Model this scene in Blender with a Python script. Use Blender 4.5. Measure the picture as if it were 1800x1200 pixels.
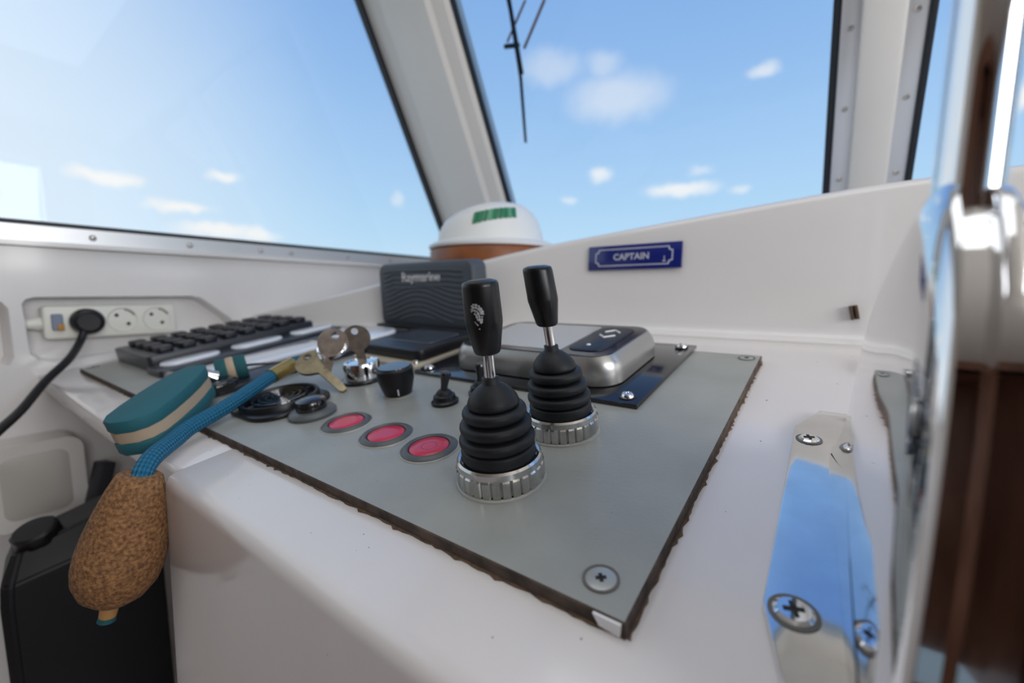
import bpy, bmesh, math, random
from mathutils import Matrix, Vector
random.seed(7)
R = math.radians
scene = bpy.context.scene
for o in list(bpy.data.objects): bpy.data.objects.remove(o)
COL = scene.collection

# ---------------------------------------------------------------- camera
CAM = Vector((0, 0, 1.05))
cd = bpy.data.cameras.new('camera'); cam = bpy.data.objects.new('camera', cd); COL.objects.link(cam)
cam.location = CAM
cam.rotation_euler = (R(90 - 6.2326), 0, R(126.3201 - 90))
cd.sensor_width = 36; cd.lens = 760 / 1800 * 36
cd.clip_start = .005; cd.clip_end = 200
cd.dof.use_dof = True; cd.dof.focus_distance = .212; cd.dof.aperture_fstop = 6.0
scene.camera = cam

# ---------------------------------------------------------------- view
vs = scene.view_settings
vs.view_transform = 'Standard'; vs.look = 'None'; vs.gamma = 1; vs.use_curve_mapping = False
vs.exposure = 0.0

# ---------------------------------------------------------------- world: hazy blue sky with small clouds
world = bpy.data.worlds.new('sky'); scene.world = world; world.use_nodes = True
def build_world(nt):
    N, L = nt.nodes, nt.links
    N.clear()
    out = N.new('ShaderNodeOutputWorld'); bg = N.new('ShaderNodeBackground'); L.new(bg.outputs[0], out.inputs[0])
    tc = N.new('ShaderNodeTexCoord'); D = tc.outputs['Generated']
    sep = N.new('ShaderNodeSeparateXYZ'); L.new(D, sep.inputs[0])
    mr = N.new('ShaderNodeMapRange'); mr.inputs[1].default_value = -1; mr.inputs[2].default_value = 1
    L.new(sep.outputs[2], mr.inputs[0])
    ramp = N.new('ShaderNodeValToRGB'); L.new(mr.outputs[0], ramp.inputs[0])
    e = ramp.color_ramp.elements
    e[0].position = 0; e[0].color = (.10, .14, .17, 1)
    e[1].position = 1; e[1].color = (.07, .19, .60, 1)
    for p, c in ((.49, (.20, .27, .33)), (.505, (.66, .84, .97)), (.57, (.50, .74, .965)), (.64, (.40, .63, .93)), (.71, (.31, .53, .88)), (.80, (.23, .43, .82))):
        k = e.new(p); k.color = (*c, 1)
    # brighter sky towards the port side, where the haze sits
    dot = N.new('ShaderNodeVectorMath'); dot.operation = 'DOT_PRODUCT'; L.new(D, dot.inputs[0])
    dot.inputs[1].default_value = Vector((-1, -.42, .05)).normalized()
    g = N.new('ShaderNodeMapRange'); g.interpolation_type = 'SMOOTHSTEP'
    g.inputs[1].default_value = .50; g.inputs[2].default_value = 1.0; g.inputs[4].default_value = .95
    L.new(dot.outputs['Value'], g.inputs[0])
    m1 = N.new('ShaderNodeMix'); m1.data_type = 'RGBA'; L.new(g.outputs[0], m1.inputs[0])
    L.new(ramp.outputs[0], m1.inputs[6]); m1.inputs[7].default_value = (.84, .93, 1.02, 1)
    col = m1.outputs[2]
    # clouds
    nz = N.new('ShaderNodeTexNoise'); nz.inputs['Scale'].default_value = 26; nz.inputs['Detail'].default_value = 5
    L.new(D, nz.inputs['Vector'])
    sub = N.new('ShaderNodeVectorMath'); sub.operation = 'SUBTRACT'; L.new(nz.outputs['Color'], sub.inputs[0]); sub.inputs[1].default_value = (.5, .5, .5)
    scl = N.new('ShaderNodeVectorMath'); scl.operation = 'MULTIPLY'; L.new(sub.outputs[0], scl.inputs[0]); scl.inputs[1].default_value = (.045, .045, .028)
    add = N.new('ShaderNodeVectorMath'); L.new(D, add.inputs[0]); L.new(scl.outputs[0], add.inputs[1])
    clouds = [(168.4, 10.9, .052, .016, 1), (159.3, 12.4, .033, .012, .9), (163.1, 9.0, .056, .014, .95), (159.9, 6.8, .08, .017, .95),
              (156.4, 6.6, .04, .016, .9), (115.2, 14.6, .032, .017, .75), (105.7, 12.3, .085, .017, .85), (118.8, 11.9, .02, .011, .5),
              (99.2, 11.8, .022, .012, .5), (97.5, 23.2, .032, .015, .6), (121.4, 26, .07, .036, .35), (113.3, 22.7, .115, .05, .45),
              (115.1, 25.9, .045, .026, .35), (78.4, 16.3, .022, .028, .95), (78.5, 20, .03, .02, .8), (103.6, 14.2, .03, .012, .4),
              (140.7, 11.6, .016, .018, .4), (60, 15, .12, .03, .9), (40, 11, .1, .025, .9), (20, 18, .14, .04, .7), (190, 12, .1, .03, .9),
              (215, 16, .12, .035, .8), (240, 11, .12, .03, .9), (270, 14, .15, .03, .8), (300, 12, .12, .03, .8), (335, 15, .12, .035, .8)]
    tot = None
    for az, el, sx, sz, amp in clouds:
        a, b = R(az), R(el)
        mp = N.new('ShaderNodeMapping'); mp.vector_type = 'TEXTURE'
        mp.inputs['Location'].default_value = (math.cos(a) * math.cos(b), math.sin(a) * math.cos(b), math.sin(b))
        mp.inputs['Rotation'].default_value = (0, 0, a)
        mp.inputs['Scale'].default_value = (.25, sx, sz)
        L.new(add.outputs[0], mp.inputs['Vector'])
        ln = N.new('ShaderNodeVectorMath'); ln.operation = 'LENGTH'; L.new(mp.outputs[0], ln.inputs[0])
        r = N.new('ShaderNodeMapRange'); r.interpolation_type = 'SMOOTHSTEP'
        r.inputs[1].default_value = 1.15; r.inputs[2].default_value = .25; r.inputs[3].default_value = 0; r.inputs[4].default_value = amp
        L.new(ln.outputs['Value'], r.inputs[0])
        if tot is None: tot = r.outputs[0]
        else:
            mx = N.new('ShaderNodeMath'); mx.operation = 'MAXIMUM'; L.new(tot, mx.inputs[0]); L.new(r.outputs[0], mx.inputs[1]); tot = mx.outputs[0]
    m2 = N.new('ShaderNodeMix'); m2.data_type = 'RGBA'; L.new(tot, m2.inputs[0]); L.new(col, m2.inputs[6]); m2.inputs[7].default_value = (1.0, .985, .97, 1)
    L.new(m2.outputs[2], bg.inputs[0]); bg.inputs[1].default_value = 1.0
build_world(world.node_tree)

# ---------------------------------------------------------------- added fill lamps: beyond the starboard wall opening and under the closed ceiling
def area(name, loc, target, sx, sy, power, col):
    l = bpy.data.lights.new(name, 'AREA'); l.shape = 'RECTANGLE'; l.size = sx; l.size_y = sy; l.energy = power; l.color = col
    o = bpy.data.objects.new(name, l); COL.objects.link(o); o.location = loc
    o.rotation_euler = (Vector(target) - Vector(loc)).to_track_quat('-Z', 'Y').to_euler()
    return o
area('starboard_fill', (1.14, -.10, 1.38), (-.5, .1, 1.0), .9, .45, 10, (1, .97, .94))  # added fill that lifts the cabin, set outside an unseen wall opening
area('overhead_fill', (-.15, .10, 1.742), (-.15, .10, 1.0), .72, .5, 1.7, (.93, .97, 1))  # added fill for the level surfaces; the ceiling has no opening here

# ================================================================ materials
MATS = {}
def mat(name, col=(.8, .8, .8), rough=.5, metal=0, coat=0, noise=0, nscale=8, bump=0, bscale=60, spec=.5, col2=None, specks=0, emit=None, trans=0):
    if name in MATS: return MATS[name]
    m = bpy.data.materials.new(name); m.use_nodes = True; nt = m.node_tree; N, L = nt.nodes, nt.links
    b = N['Principled BSDF']
    b.inputs['Base Color'].default_value = (*col, 1); b.inputs['Roughness'].default_value = rough; b.inputs['Metallic'].default_value = metal
    b.inputs['Coat Weight'].default_value = coat; b.inputs['Coat Roughness'].default_value = .08; b.inputs['Specular IOR Level'].default_value = spec
    if trans: b.inputs['Transmission Weight'].default_value = trans
    tc = N.new('ShaderNodeTexCoord')
    if noise or col2:
        n = N.new('ShaderNodeTexNoise'); n.inputs['Scale'].default_value = nscale; n.inputs['Detail'].default_value = 6
        L.new(tc.outputs['Object'], n.inputs['Vector'])
        r = N.new('ShaderNodeValToRGB'); L.new(n.outputs['Fac'], r.inputs[0])
        c2 = col2 or tuple(c * (1 - noise) for c in col)
        r.color_ramp.elements[0].position = .35; r.color_ramp.elements[0].color = (*c2, 1)
        r.color_ramp.elements[1].position = .65; r.color_ramp.elements[1].color = (*col, 1)
        src = r.outputs[0]
        if specks:
            v = N.new('ShaderNodeTexVoronoi'); v.inputs['Scale'].default_value = specks; L.new(tc.outputs['Object'], v.inputs['Vector'])
            n2 = N.new('ShaderNodeTexNoise'); n2.inputs['Scale'].default_value = specks * .35; L.new(tc.outputs['Object'], n2.inputs['Vector'])
            mth = N.new('ShaderNodeMath'); mth.operation = 'MULTIPLY_ADD'; L.new(n2.outputs['Fac'], mth.inputs[0]); mth.inputs[1].default_value = -.55; mth.inputs[2].default_value = .262
            lt = N.new('ShaderNodeMath'); lt.operation = 'LESS_THAN'; L.new(v.outputs['Distance'], lt.inputs[0]); L.new(mth.outputs[0], lt.inputs[1])
            mx = N.new('ShaderNodeMix'); mx.data_type = 'RGBA'; L.new(lt.outputs[0], mx.inputs[0]); L.new(src, mx.inputs[6]); mx.inputs[7].default_value = (.06, .055, .045, 1)
            src = mx.outputs[2]
        L.new(src, b.inputs['Base Color'])
    if bump:
        n3 = N.new('ShaderNodeTexNoise'); n3.inputs['Scale'].default_value = bscale; n3.inputs['Detail'].default_value = 4
        L.new(tc.outputs['Object'], n3.inputs['Vector'])
        bp = N.new('ShaderNodeBump'); bp.inputs['Strength'].default_value = bump; bp.inputs['Distance'].default_value = .002
        L.new(n3.outputs['Fac'], bp.inputs['Height']); L.new(bp.outputs[0], b.inputs['Normal'])
    if emit:
        b.inputs['Emission Color'].default_value = (*emit[0], 1); b.inputs['Emission Strength'].default_value = emit[1]
    MATS[name] = m; return m

GEL = mat('white_gelcoat', (.80, .775, .765), .22, coat=.5, noise=.05, nscale=5, bump=.03, bscale=9)
CONS = mat('console_gelcoat', (.77, .725, .715), .20, coat=.5, noise=.05, nscale=7, bump=.035, bscale=14, specks=150)
POST = mat('post_gelcoat', (.80, .77, .73), .45, noise=.05, nscale=4)
CREAM = mat('cream_headliner', (.83, .79, .72), .7)
PAINT = mat('grey_panel_paint', (.345, .352, .328), .33, noise=.10, nscale=30, bump=.10, bscale=420, specks=230)
EDGE = mat('raw_board_edge', (.11, .075, .055), .8, col2=(.035, .024, .02), nscale=90, bump=.5, bscale=200)
CHIP = mat('chipped_white_paint', (.82, .81, .82), .5)
BLACKP = mat('black_plastic', (.009, .009, .011), .38, spec=.4)
BLACKG = mat('black_gloss_plastic', (.012, .012, .014), .12, coat=.3)
BLACKS = mat('black_satin_handle', (.007, .007, .008), .28, spec=.35)
RUBBER = mat('black_rubber', (.011, .012, .015), .5, bump=.05, bscale=300, spec=.4)
CHROME = mat('polished_chrome', (.80, .80, .81), .05, 1)
CHROMEW = mat('worn_chrome', (.80, .79, .77), .07, 1, noise=.10, nscale=60, specks=170)
STEEL = mat('dull_steel', (.55, .53, .5), .3, 1)
NICKEL = mat('knurled_nickel', (.62, .61, .59), .16, 1, noise=.2, nscale=200)
SILVER = mat('silver_bezel', (.46, .46, .455), .30, .85)
SCREEN = mat('display_glass', (.42, .43, .45), .20, coat=.5)
RED = mat('red_lens', (.60, .025, .075), .30, coat=.25)
REDL = mat('red_lens_ring', (.42, .02, .04), .25)
GREYRING = mat('grey_button_bezel', (.085, .092, .098), .38)
ALU = mat('anodised_aluminium', (.74, .75, .77), .33, .55)
GASKET = mat('black_gasket', (.012, .016, .022), .55)
TEAL = mat('teal_foam', (.014, .115, .145), .75, bump=.12, bscale=500)
TEALD = mat('dark_teal_foam', (.008, .085, .10), .8, bump=.12, bscale=500)
CREAMF = mat('cream_foam', (.44, .345, .25), .8, bump=.1, bscale=500)
CORK = mat('cork', (.31, .155, .062), .85, col2=(.12, .052, .020), nscale=520, bump=.6, bscale=420)
WOODPEG = mat('pale_peg_wood', (.42, .22, .08), .6, noise=.3, nscale=60)
BRASS = mat('brass', (.62, .42, .14), .28, 1)
BRASSK = mat('old_brass_key', (.50, .42, .28), .33, 1, noise=.25, nscale=120)
STEELK = mat('brown_steel_key', (.36, .30, .25), .36, 1, noise=.35, nscale=140)
SOCKW = mat('ivory_plastic', (.76, .75, .68), .4)
DARKHOLE = mat('dark_hole', (.02, .02, .02), .8)
COVER = mat('grey_sun_cover', (.060, .072, .092), .48)
LETTER = mat('white_lettering', (.80, .80, .82), .5)
BLUE = mat('blue_enamel', (.006, .016, .17), .22, coat=.5)
SIGNW = mat('sign_silver_print', (.50, .52, .60), .4)
GREEN = mat('green_print', (.012, .19, .08), .5)
GREENL = mat('pale_green_print', (.10, .33, .20), .5)
PADSKY = mat('pad_sky_sheen', (.74, .79, .88), .12, coat=.7)  # pale blue base paints the sky's reflection on glossy black pads
DEVICE = mat('dark_device_plastic', (.022, .025, .034), .35)
DEVICEG = mat('device_glossy_face', (.045, .055, .075), .14, coat=.5)
KEYM = mat('keypad_key', (.012, .012, .017), .45)
WOODT = mat('teak_base', (.26, .085, .028), .4, col2=(.15, .045, .015), nscale=30)
DOMEW = mat('compass_cover_white', (.80, .81, .80), .4)
AMBER = mat('amber_tag', (.45, .22, .03), .5)
JERRY = mat('black_jerrycan', (.007, .0075, .010), .5, bump=.12, bscale=90, spec=.35)
EMBLEM = mat('worn_white_emblem', (.45, .45, .47), .6, noise=.6, nscale=900)
WIPER = mat('wiper_rubber', (.012, .016, .026), .5)
WARM = mat('weathered_wiper_arm', (.40, .27, .24), .45, .5)
BIND = mat('white_plastic', (.74, .72, .69), .5)
FLOORM = mat('cabin_sole_teak', (.40, .29, .21), .5, col2=(.30, .20, .13), nscale=12)
SILI = mat('clear_sealant', (.36, .36, .33), .25)

def wood_mat():
    m = bpy.data.materials.new('mahogany_bulkhead'); m.use_nodes = True; N, L = m.node_tree.nodes, m.node_tree.links
    b = N['Principled BSDF']; b.inputs['Roughness'].default_value = .35
    tc = N.new('ShaderNodeTexCoord'); mp = N.new('ShaderNodeMapping'); mp.inputs['Scale'].default_value = (9, 9, .7); L.new(tc.outputs['Object'], mp.inputs[0])
    n = N.new('ShaderNodeTexNoise'); n.inputs['Scale'].default_value = 4; n.inputs['Detail'].default_value = 8; L.new(mp.outputs[0], n.inputs['Vector'])
    r = N.new('ShaderNodeValToRGB'); L.new(n.outputs['Fac'], r.inputs[0])
    r.color_ramp.elements[0].position = .3; r.color_ramp.elements[0].color = (.11, .042, .024, 1)
    r.color_ramp.elements[1].position = .7; r.color_ramp.elements[1].color = (.27, .125, .075, 1)
    L.new(r.outputs[0], b.inputs['Base Color']); return m
WOOD = wood_mat()

def rope_mat():
    m = bpy.data.materials.new('blue_braided_rope'); m.use_nodes = True; N, L = m.node_tree.nodes, m.node_tree.links
    b = N['Principled BSDF']; b.inputs['Roughness'].default_value = .7
    uv = N.new('ShaderNodeTexCoord')
    sep = N.new('ShaderNodeSeparateXYZ'); L.new(uv.outputs['UV'], sep.inputs[0])
    def wave(sign):
        a = N.new('ShaderNodeMath'); a.operation = 'MULTIPLY'; a.inputs[1].default_value = 6.28318 * 22; L.new(sep.outputs[1], a.inputs[0])
        c = N.new('ShaderNodeMath'); c.operation = 'MULTIPLY_ADD'; c.inputs[1].default_value = sign * 6.28318 * 7; L.new(sep.outputs[0], c.inputs[0]); L.new(a.outputs[0], c.inputs[2])
        s = N.new('ShaderNodeMath'); s.operation = 'SINE'; L.new(c.outputs[0], s.inputs[0]); return s.outputs[0]
    p = N.new('ShaderNodeMath'); p.operation = 'MULTIPLY'; L.new(wave(1), p.inputs[0]); L.new(wave(-1), p.inputs[1])
    r = N.new('ShaderNodeValToRGB'); mr = N.new('ShaderNodeMapRange'); mr.inputs[1].default_value = -1; L.new(p.outputs[0], mr.inputs[0]); L.new(mr.outputs[0], r.inputs[0])
    r.color_ramp.elements[0].position = .25; r.color_ramp.elements[0].color = (.004, .095, .19, 1)
    r.color_ramp.elements[1].position = .75; r.color_ramp.elements[1].color = (.006, .17, .32, 1)
    L.new(r.outputs[0], b.inputs['Base Color'])
    bp = N.new('ShaderNodeBump'); bp.inputs['Strength'].default_value = .8; bp.inputs['Distance'].default_value = .001
    L.new(p.outputs[0], bp.inputs['Height']); L.new(bp.outputs[0], b.inputs['Normal'])
    return m
ROPE = rope_mat()

def glass_mat():
    m = bpy.data.materials.new('window_glass'); m.use_nodes = True; N, L = m.node_tree.nodes, m.node_tree.links
    N.clear(); out = N.new('ShaderNodeOutputMaterial')
    t = N.new('ShaderNodeBsdfTransparent'); t.inputs[0].default_value = (.97, .985, .99, 1)
    g = N.new('ShaderNodeBsdfGlossy'); g.inputs['Roughness'].default_value = .02; g.inputs[0].default_value = (.9, .95, 1, 1)
    f = N.new('ShaderNodeFresnel'); f.inputs[0].default_value = 1.25
    mx = N.new('ShaderNodeMixShader'); L.new(f.outputs[0], mx.inputs[0]); L.new(t.outputs[0], mx.inputs[1]); L.new(g.outputs[0], mx.inputs[2])
    L.new(mx.outputs[0], out.inputs[0]); return m
GLASS = glass_mat()

# ================================================================ geometry helpers
def merge(parts):
    big = bmesh.new()
    for p in parts:
        me = bpy.data.meshes.new('tmp'); p.to_mesh(me); p.free(); big.from_mesh(me); bpy.data.meshes.remove(me)
    return big
def obj(name, bm, m, parent=None, M=None, angle=35, smooth=True):
    if isinstance(bm, (list, tuple)): bm = merge(bm)
    bmesh.ops.recalc_face_normals(bm, faces=bm.faces)
    me = bpy.data.meshes.new(name); bm.to_mesh(me); bm.free()
    for x in (m if isinstance(m, (list, tuple)) else [m]): me.materials.append(x)
    if smooth:
        me.polygons.foreach_set('use_smooth', [True] * len(me.polygons)); me.set_sharp_from_angle(angle=R(angle))
    o = bpy.data.objects.new(name, me); COL.objects.link(o)
    if parent is not None: o.parent = parent
    if M is not None: o.matrix_world = M
    return o
def empty(name, M):
    o = bpy.data.objects.new(name, None); o.empty_display_size = .02; COL.objects.link(o); o.matrix_world = M; return o
def tag(o, label, cat, group=None):
    o['label'] = label; o['category'] = cat
    if group: o['group'] = group
    return o
def struct(o, label=None, cat=None):
    o['kind'] = 'structure'
    if label: o['label'] = label
    if cat: o['category'] = cat
    return o
def T(x, y, z): return Matrix.Translation((x, y, z))
def RZ(a): return Matrix.Rotation(R(a), 4, 'Z')
def RX(a): return Matrix.Rotation(R(a), 4, 'X')
def RY(a): return Matrix.Rotation(R(a), 4, 'Y')
def box(x0, x1, y0, y1, z0, z1, bev=0, seg=2, M=None):
    bm = bmesh.new(); bmesh.ops.create_cube(bm, size=1)
    for v in bm.verts: v.co = Vector(((x0 + x1) / 2 + v.co.x * (x1 - x0), (y0 + y1) / 2 + v.co.y * (y1 - y0), (z0 + z1) / 2 + v.co.z * (z1 - z0)))
    if bev: bmesh.ops.bevel(bm, geom=bm.edges[:], offset=bev, segments=seg, affect='EDGES', profile=.5)
    if M is not None: bm.transform(M)
    return bm
def lathe(prof, seg=36, M=None, gear=None):
    """prof: (radius, z) list; closed at the axis when a radius is 0. gear(i, j, r) may alter the radius"""
    bm = bmesh.new(); rings = []
    for j, (r, z) in enumerate(prof):
        if r < 1e-7: rings.append([bm.verts.new((0, 0, z))])
        else:
            rings.append([bm.verts.new(((gear(i, j, r) if gear else r) * math.cos(2 * math.pi * i / seg), (gear(i, j, r) if gear else r) * math.sin(2 * math.pi * i / seg), z)) for i in range(seg)])
    for a, b in zip(rings, rings[1:]):
        for i in range(seg):
            k = (i + 1) % seg
            if len(a) == 1 and len(b) == 1: continue
            if len(a) == 1: bm.faces.new((a[0], b[i], b[k]))
            elif len(b) == 1: bm.faces.new((a[i], a[k], b[0]))
            else: bm.faces.new((a[i], a[k], b[k], b[i]))
    if M is not None: bm.transform(M)
    return bm
def spline(pts, n=8):
    pts = [Vector(p) for p in pts]; out = []
    P = [pts[0] * 2 - pts[1]] + pts + [pts[-1] * 2 - pts[-2]]
    for i in range(1, len(P) - 2):
        for k in range(n):
            t = k / n; a, b, c, d = P[i - 1], P[i], P[i + 1], P[i + 2]
            out.append(.5 * ((2 * b) + (c - a) * t + (2 * a - 5 * b + 4 * c - d) * t * t + (3 * b - a - 3 * c + d) * t ** 3))
    out.append(pts[-1]); return out
def tube(pts, r, seg=10, closed=False, M=None, uv=False, cap=True):
    pts = [Vector(p) for p in pts]; bm = bmesh.new(); n = len(pts)
    rad = r if callable(r) else (lambda t: r)
    up = Vector((0, 0, 1)); rings = []; prev = None; dist = [0]
    for i in range(1, n): dist.append(dist[-1] + (pts[i] - pts[i - 1]).length)
    for i in range(n):
        if closed: t = pts[(i + 1) % n] - pts[i - 1]
        else: t = pts[min(i + 1, n - 1)] - pts[max(i - 1, 0)]
        t.normalize()
        if prev is None:
            a = t.cross(up)
            if a.length < 1e-4: a = t.cross(Vector((1, 0, 0)))
            a.normalize()
        else: a = (prev - t * prev.dot(t)).normalized()
        prev = a; b = t.cross(a); q = rad(i / max(n - 1, 1))
        rings.append([bm.verts.new(pts[i] + (a * math.cos(2 * math.pi * k / seg) + b * math.sin(2 * math.pi * k / seg)) * q) for k in range(seg)])
    lay = bm.loops.layers.uv.new('UVMap') if uv else None
    for i in range(n if closed else n - 1):
        A, B = rings[i], rings[(i + 1) % n]
        for k in range(seg):
            f = bm.faces.new((A[k], A[(k + 1) % seg], B[(k + 1) % seg], B[k]))
            if uv:
                for l, (u_, d_) in zip(f.loops, ((k, i), (k + 1, i), (k + 1, i + 1), (k, i + 1))): l[lay].uv = (u_ / seg, dist[d_] * 10)
    if not closed and cap: bm.faces.new(rings[0][::-1]); bm.faces.new(rings[-1])
    if M is not None: bm.transform(M)
    return bm
def prism(poly, z0, z1, bev=0, seg=2, M=None, hole=None, bevtop=None):
    """extrude a 2-D outline (xy) from z0 to z1; optional hole outline"""
    bm = bmesh.new()
    if hole:
        def loop(pl, z): return [bm.verts.new((x, y, z)) for x, y in pl]
        o0, h0, o1, h1 = loop(poly, z0), loop(hole, z0), loop(poly, z1), loop(hole, z1)
        for vsa in ((o0, h0), (o1, h1)):
            ed = []
            for lp in vsa:
                for i in range(len(lp)): ed.append(bm.edges.new((lp[i], lp[(i + 1) % len(lp)])))
            bmesh.ops.triangle_fill(bm, use_beauty=True, use_dissolve=False, edges=ed)
        for a, b in ((o0, o1), (h0, h1)):
            for i in range(len(a)): bm.faces.new((a[i], a[(i + 1) % len(a)], b[(i + 1) % len(a)], b[i]))
    else:
        vv = [bm.verts.new((x, y, z0)) for x, y in poly]; f = bm.faces.new(vv)
        r = bmesh.ops.extrude_face_region(bm, geom=[f])
        top = [v for v in r['geom'] if isinstance(v, bmesh.types.BMVert)]
        for v in top: v.co.z = z1
        if bev:
            bm.faces.ensure_lookup_table()
            ed = [e for e in bm.edges if all(abs(v.co.z - z1) < 1e-9 for v in e.verts) or (bevtop is None and all(abs(v.co.z - z0) < 1e-9 for v in e.verts))]
            bmesh.ops.bevel(bm, geom=ed, offset=bev, segments=seg, affect='EDGES', profile=.5)
    if M is not None: bm.transform(M)
    return bm
def rrect(w, h, r, n=6, cx=0, cy=0):
    out = []
    for sx, sy, a0 in ((1, 1, 0), (-1, 1, 90), (-1, -1, 180), (1, -1, 270)):
        for k in range(n + 1):
            a = R(a0 + 90 * k / n); out.append((cx + sx * (w / 2 - r) + r * math.cos(a), cy + sy * (h / 2 - r) + r * math.sin(a)))
    return out
def circ(r, n=28, cx=0, cy=0): return [(cx + r * math.cos(2 * math.pi * k / n), cy + r * math.sin(2 * math.pi * k / n)) for k in range(n)]
def text_bm(s, size, depth=.0004, M=None, shear=0, bold=0, space=1.0):
    cu = bpy.data.curves.new('txt', 'FONT'); cu.body = s; cu.size = size; cu.align_x = 'CENTER'; cu.align_y = 'CENTER'
    cu.extrude = depth / 2; cu.shear = shear; cu.offset = bold; cu.space_character = space; cu.resolution_u = 3
    o = bpy.data.objects.new('txt', cu); COL.objects.link(o)
    bpy.context.view_layer.update()
    me = bpy.data.meshes.new_from_object(o.evaluated_get(bpy.context.evaluated_depsgraph_get()))
    bm = bmesh.new(); bm.from_mesh(me); bpy.data.objects.remove(o); bpy.data.curves.remove(cu); bpy.data.meshes.remove(me)
    if M is not None: bm.transform(M)
    return bm

# ---- frame of the sloping helm panel: u to starboard, w towards the windscreen, h off its surface
TILT = 9.3008
VV = Vector((0, .98685358, .16161686)); NN = Vector((0, -.16161686, .98685358)); PC = -.1127394
def pp(u, w, h=0): return CAM + Vector((u, 0, 0)) + VV * w + NN * (PC + h)
def PM(u, w, h=0, rz=0): return Matrix.Translation(pp(u, w, h)) @ RX(TILT) @ RZ(rz)
def rel(x, y, z): return CAM + Vector((x, y, z))
HC = -.0055   # gelcoat surface under the panel board

# ================================================================ the wheelhouse
XL, XR, YA, ZR = -.84, 1.05, -1.55, 1.75
# windscreen plane (rel. camera): y = .86 - .523 (z - .11)
def wsY(zr): return .86 - .523 * (zr - .11)
ZSILL, ZTOP = .085, .64
floor = struct(obj('floor', box(XL - .1, XR + .1, YA - .1, 1.1, -.05, 0), FLOORM), 'teak cabin sole under the helm', 'floor')
ceil = struct(obj('ceiling', box(XL - .12, XR + .12, YA - .12, .62, ZR, ZR + .05), CREAM), 'cream headliner over the wheelhouse', 'ceiling')

# port side: gelcoat below the window with a recess for the sockets
def wall_port():
    bm = bmesh.new()
    outer = [(YA, 0), (1.02, 0), (1.02, CAM.z + ZSILL - .012), (YA, CAM.z + ZSILL - .012)]
    rec = [(.076, -.012), (.080, -.006), (.088, -.0035), (.262, -.0025), (.274, -.005), (.316, -.041), (.322, -.052), (.312, -.062), (.2, -.083), (.10, -.0915), (.086, -.088), (.078, -.078)]
    rec = [(y, CAM.z + z) for y, z in rec]
    def loop(pl, x, s=1):
        cy = sum(p[0] for p in pl) / len(pl); cz = sum(p[1] for p in pl) / len(pl)
        return [bm.verts.new((x, cy + (y - cy) * s, cz + (z - cz) * s)) for y, z in pl]
    rec2 = [(y, CAM.z + z) for y, z in [(-.36, -.012), (-.35, -.004), (.050, -.006), (.060, -.010), (.0645, -.018), (.0645, -.080), (.060, -.090), (.050, -.094), (-.35, -.150), (-.36, -.140)]]
    o, h0 = loop(outer, XL), loop(rec, XL); h1 = loop(rec, XL - .004, .985); h2 = loop(rec, XL - .03, .96)
    g0 = loop(rec2, XL); g1 = loop(rec2, XL - .004, .985); g2 = loop(rec2, XL - .03, .96)
    ed = []
    for lp in (o, h0, g0):
        for i in range(len(lp)): ed.append(bm.edges.new((lp[i], lp[(i + 1) % len(lp)])))
    bmesh.ops.triangle_fill(bm, use_beauty=True, edges=ed)
    for a, b in ((h0, h1), (h1, h2), (g0, g1), (g1, g2)):
        for i in range(len(a)): bm.faces.new((a[i], a[(i + 1) % len(a)], b[(i + 1) % len(a)], b[i]))
    bm.faces.new(h2); bm.faces.new(g2)
    back = loop(outer, XL - .07)
    for i in range(4): bm.faces.new((o[i], o[(i + 1) % 4], back[(i + 1) % 4], back[i]))
    bm.faces.new(back)
    return bm
wl = struct(obj('wall_left', wall_port(), GEL), 'white gelcoat side of the wheelhouse with a socket recess', 'wall')
obj('upper_rail', box(XL - .07, XL, YA, .45, CAM.z + ZTOP, ZR), POST, wl)
obj('aft_post', box(XL - .07, XL, YA, -.62, CAM.z + ZSILL - .012, CAM.z + ZTOP), POST, wl)
# starboard and aft walls, behind the photographer
wr = struct(obj('wall_right', [box(XR, XR + .07, YA, 1.02, 0, 1.13), box(XR, XR + .07, YA, .5, 1.62, ZR), box(XR, XR + .07, -1.55, -1.1, 1.13, 1.62), box(XR, XR + .07, .35, .5, 1.13, 1.62)], GEL), 'white starboard side of the wheelhouse', 'wall')
wa = struct(obj('wall_back', [box(XL - .07, -.15, YA - .05, YA, 0, ZR), box(.65, XR + .07, YA - .05, YA, 0, ZR), box(-.15, .65, YA - .05, YA, 1.66, ZR), box(-.15, .65, YA - .5, YA - .45, 0, 1.66), box(-.17, -.15, YA - .5, YA, 0, 1.66), box(.65, .67, YA - .5, YA, 0, 1.66), box(-.15, .65, YA - .5, YA, 1.66, 1.68)], WOOD), 'mahogany aft bulkhead with a dark companionway', 'wall')
# front below the windscreen
struct(obj('wall_front', box(XL - .07, XR + .07, .98, 1.02, 0, CAM.z + .10), GEL), 'white front of the wheelhouse below the windscreen', 'wall')

# ---- windscreen frame of reference: s along x, t up the raked glass
ANG = math.atan(.523)
def WS(x, t, off=0):   # t metres up the slope from sill line, off towards outside
    zr = .0 + t * math.cos(ANG); y = wsY(zr)
    return rel(x, y + off * math.cos(ANG), zr + off * math.sin(ANG))
WSM = Matrix.Translation(WS(0, 0)) @ RX(90 + math.degrees(ANG))   # local x = X, y = up the slope, z = towards the cabin
TT = .735
def wbar(x0, x1, t0, t1, z0, z1, bev=0): return box(x0, x1, t0, t1, z0, z1, bev, 2)
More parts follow.
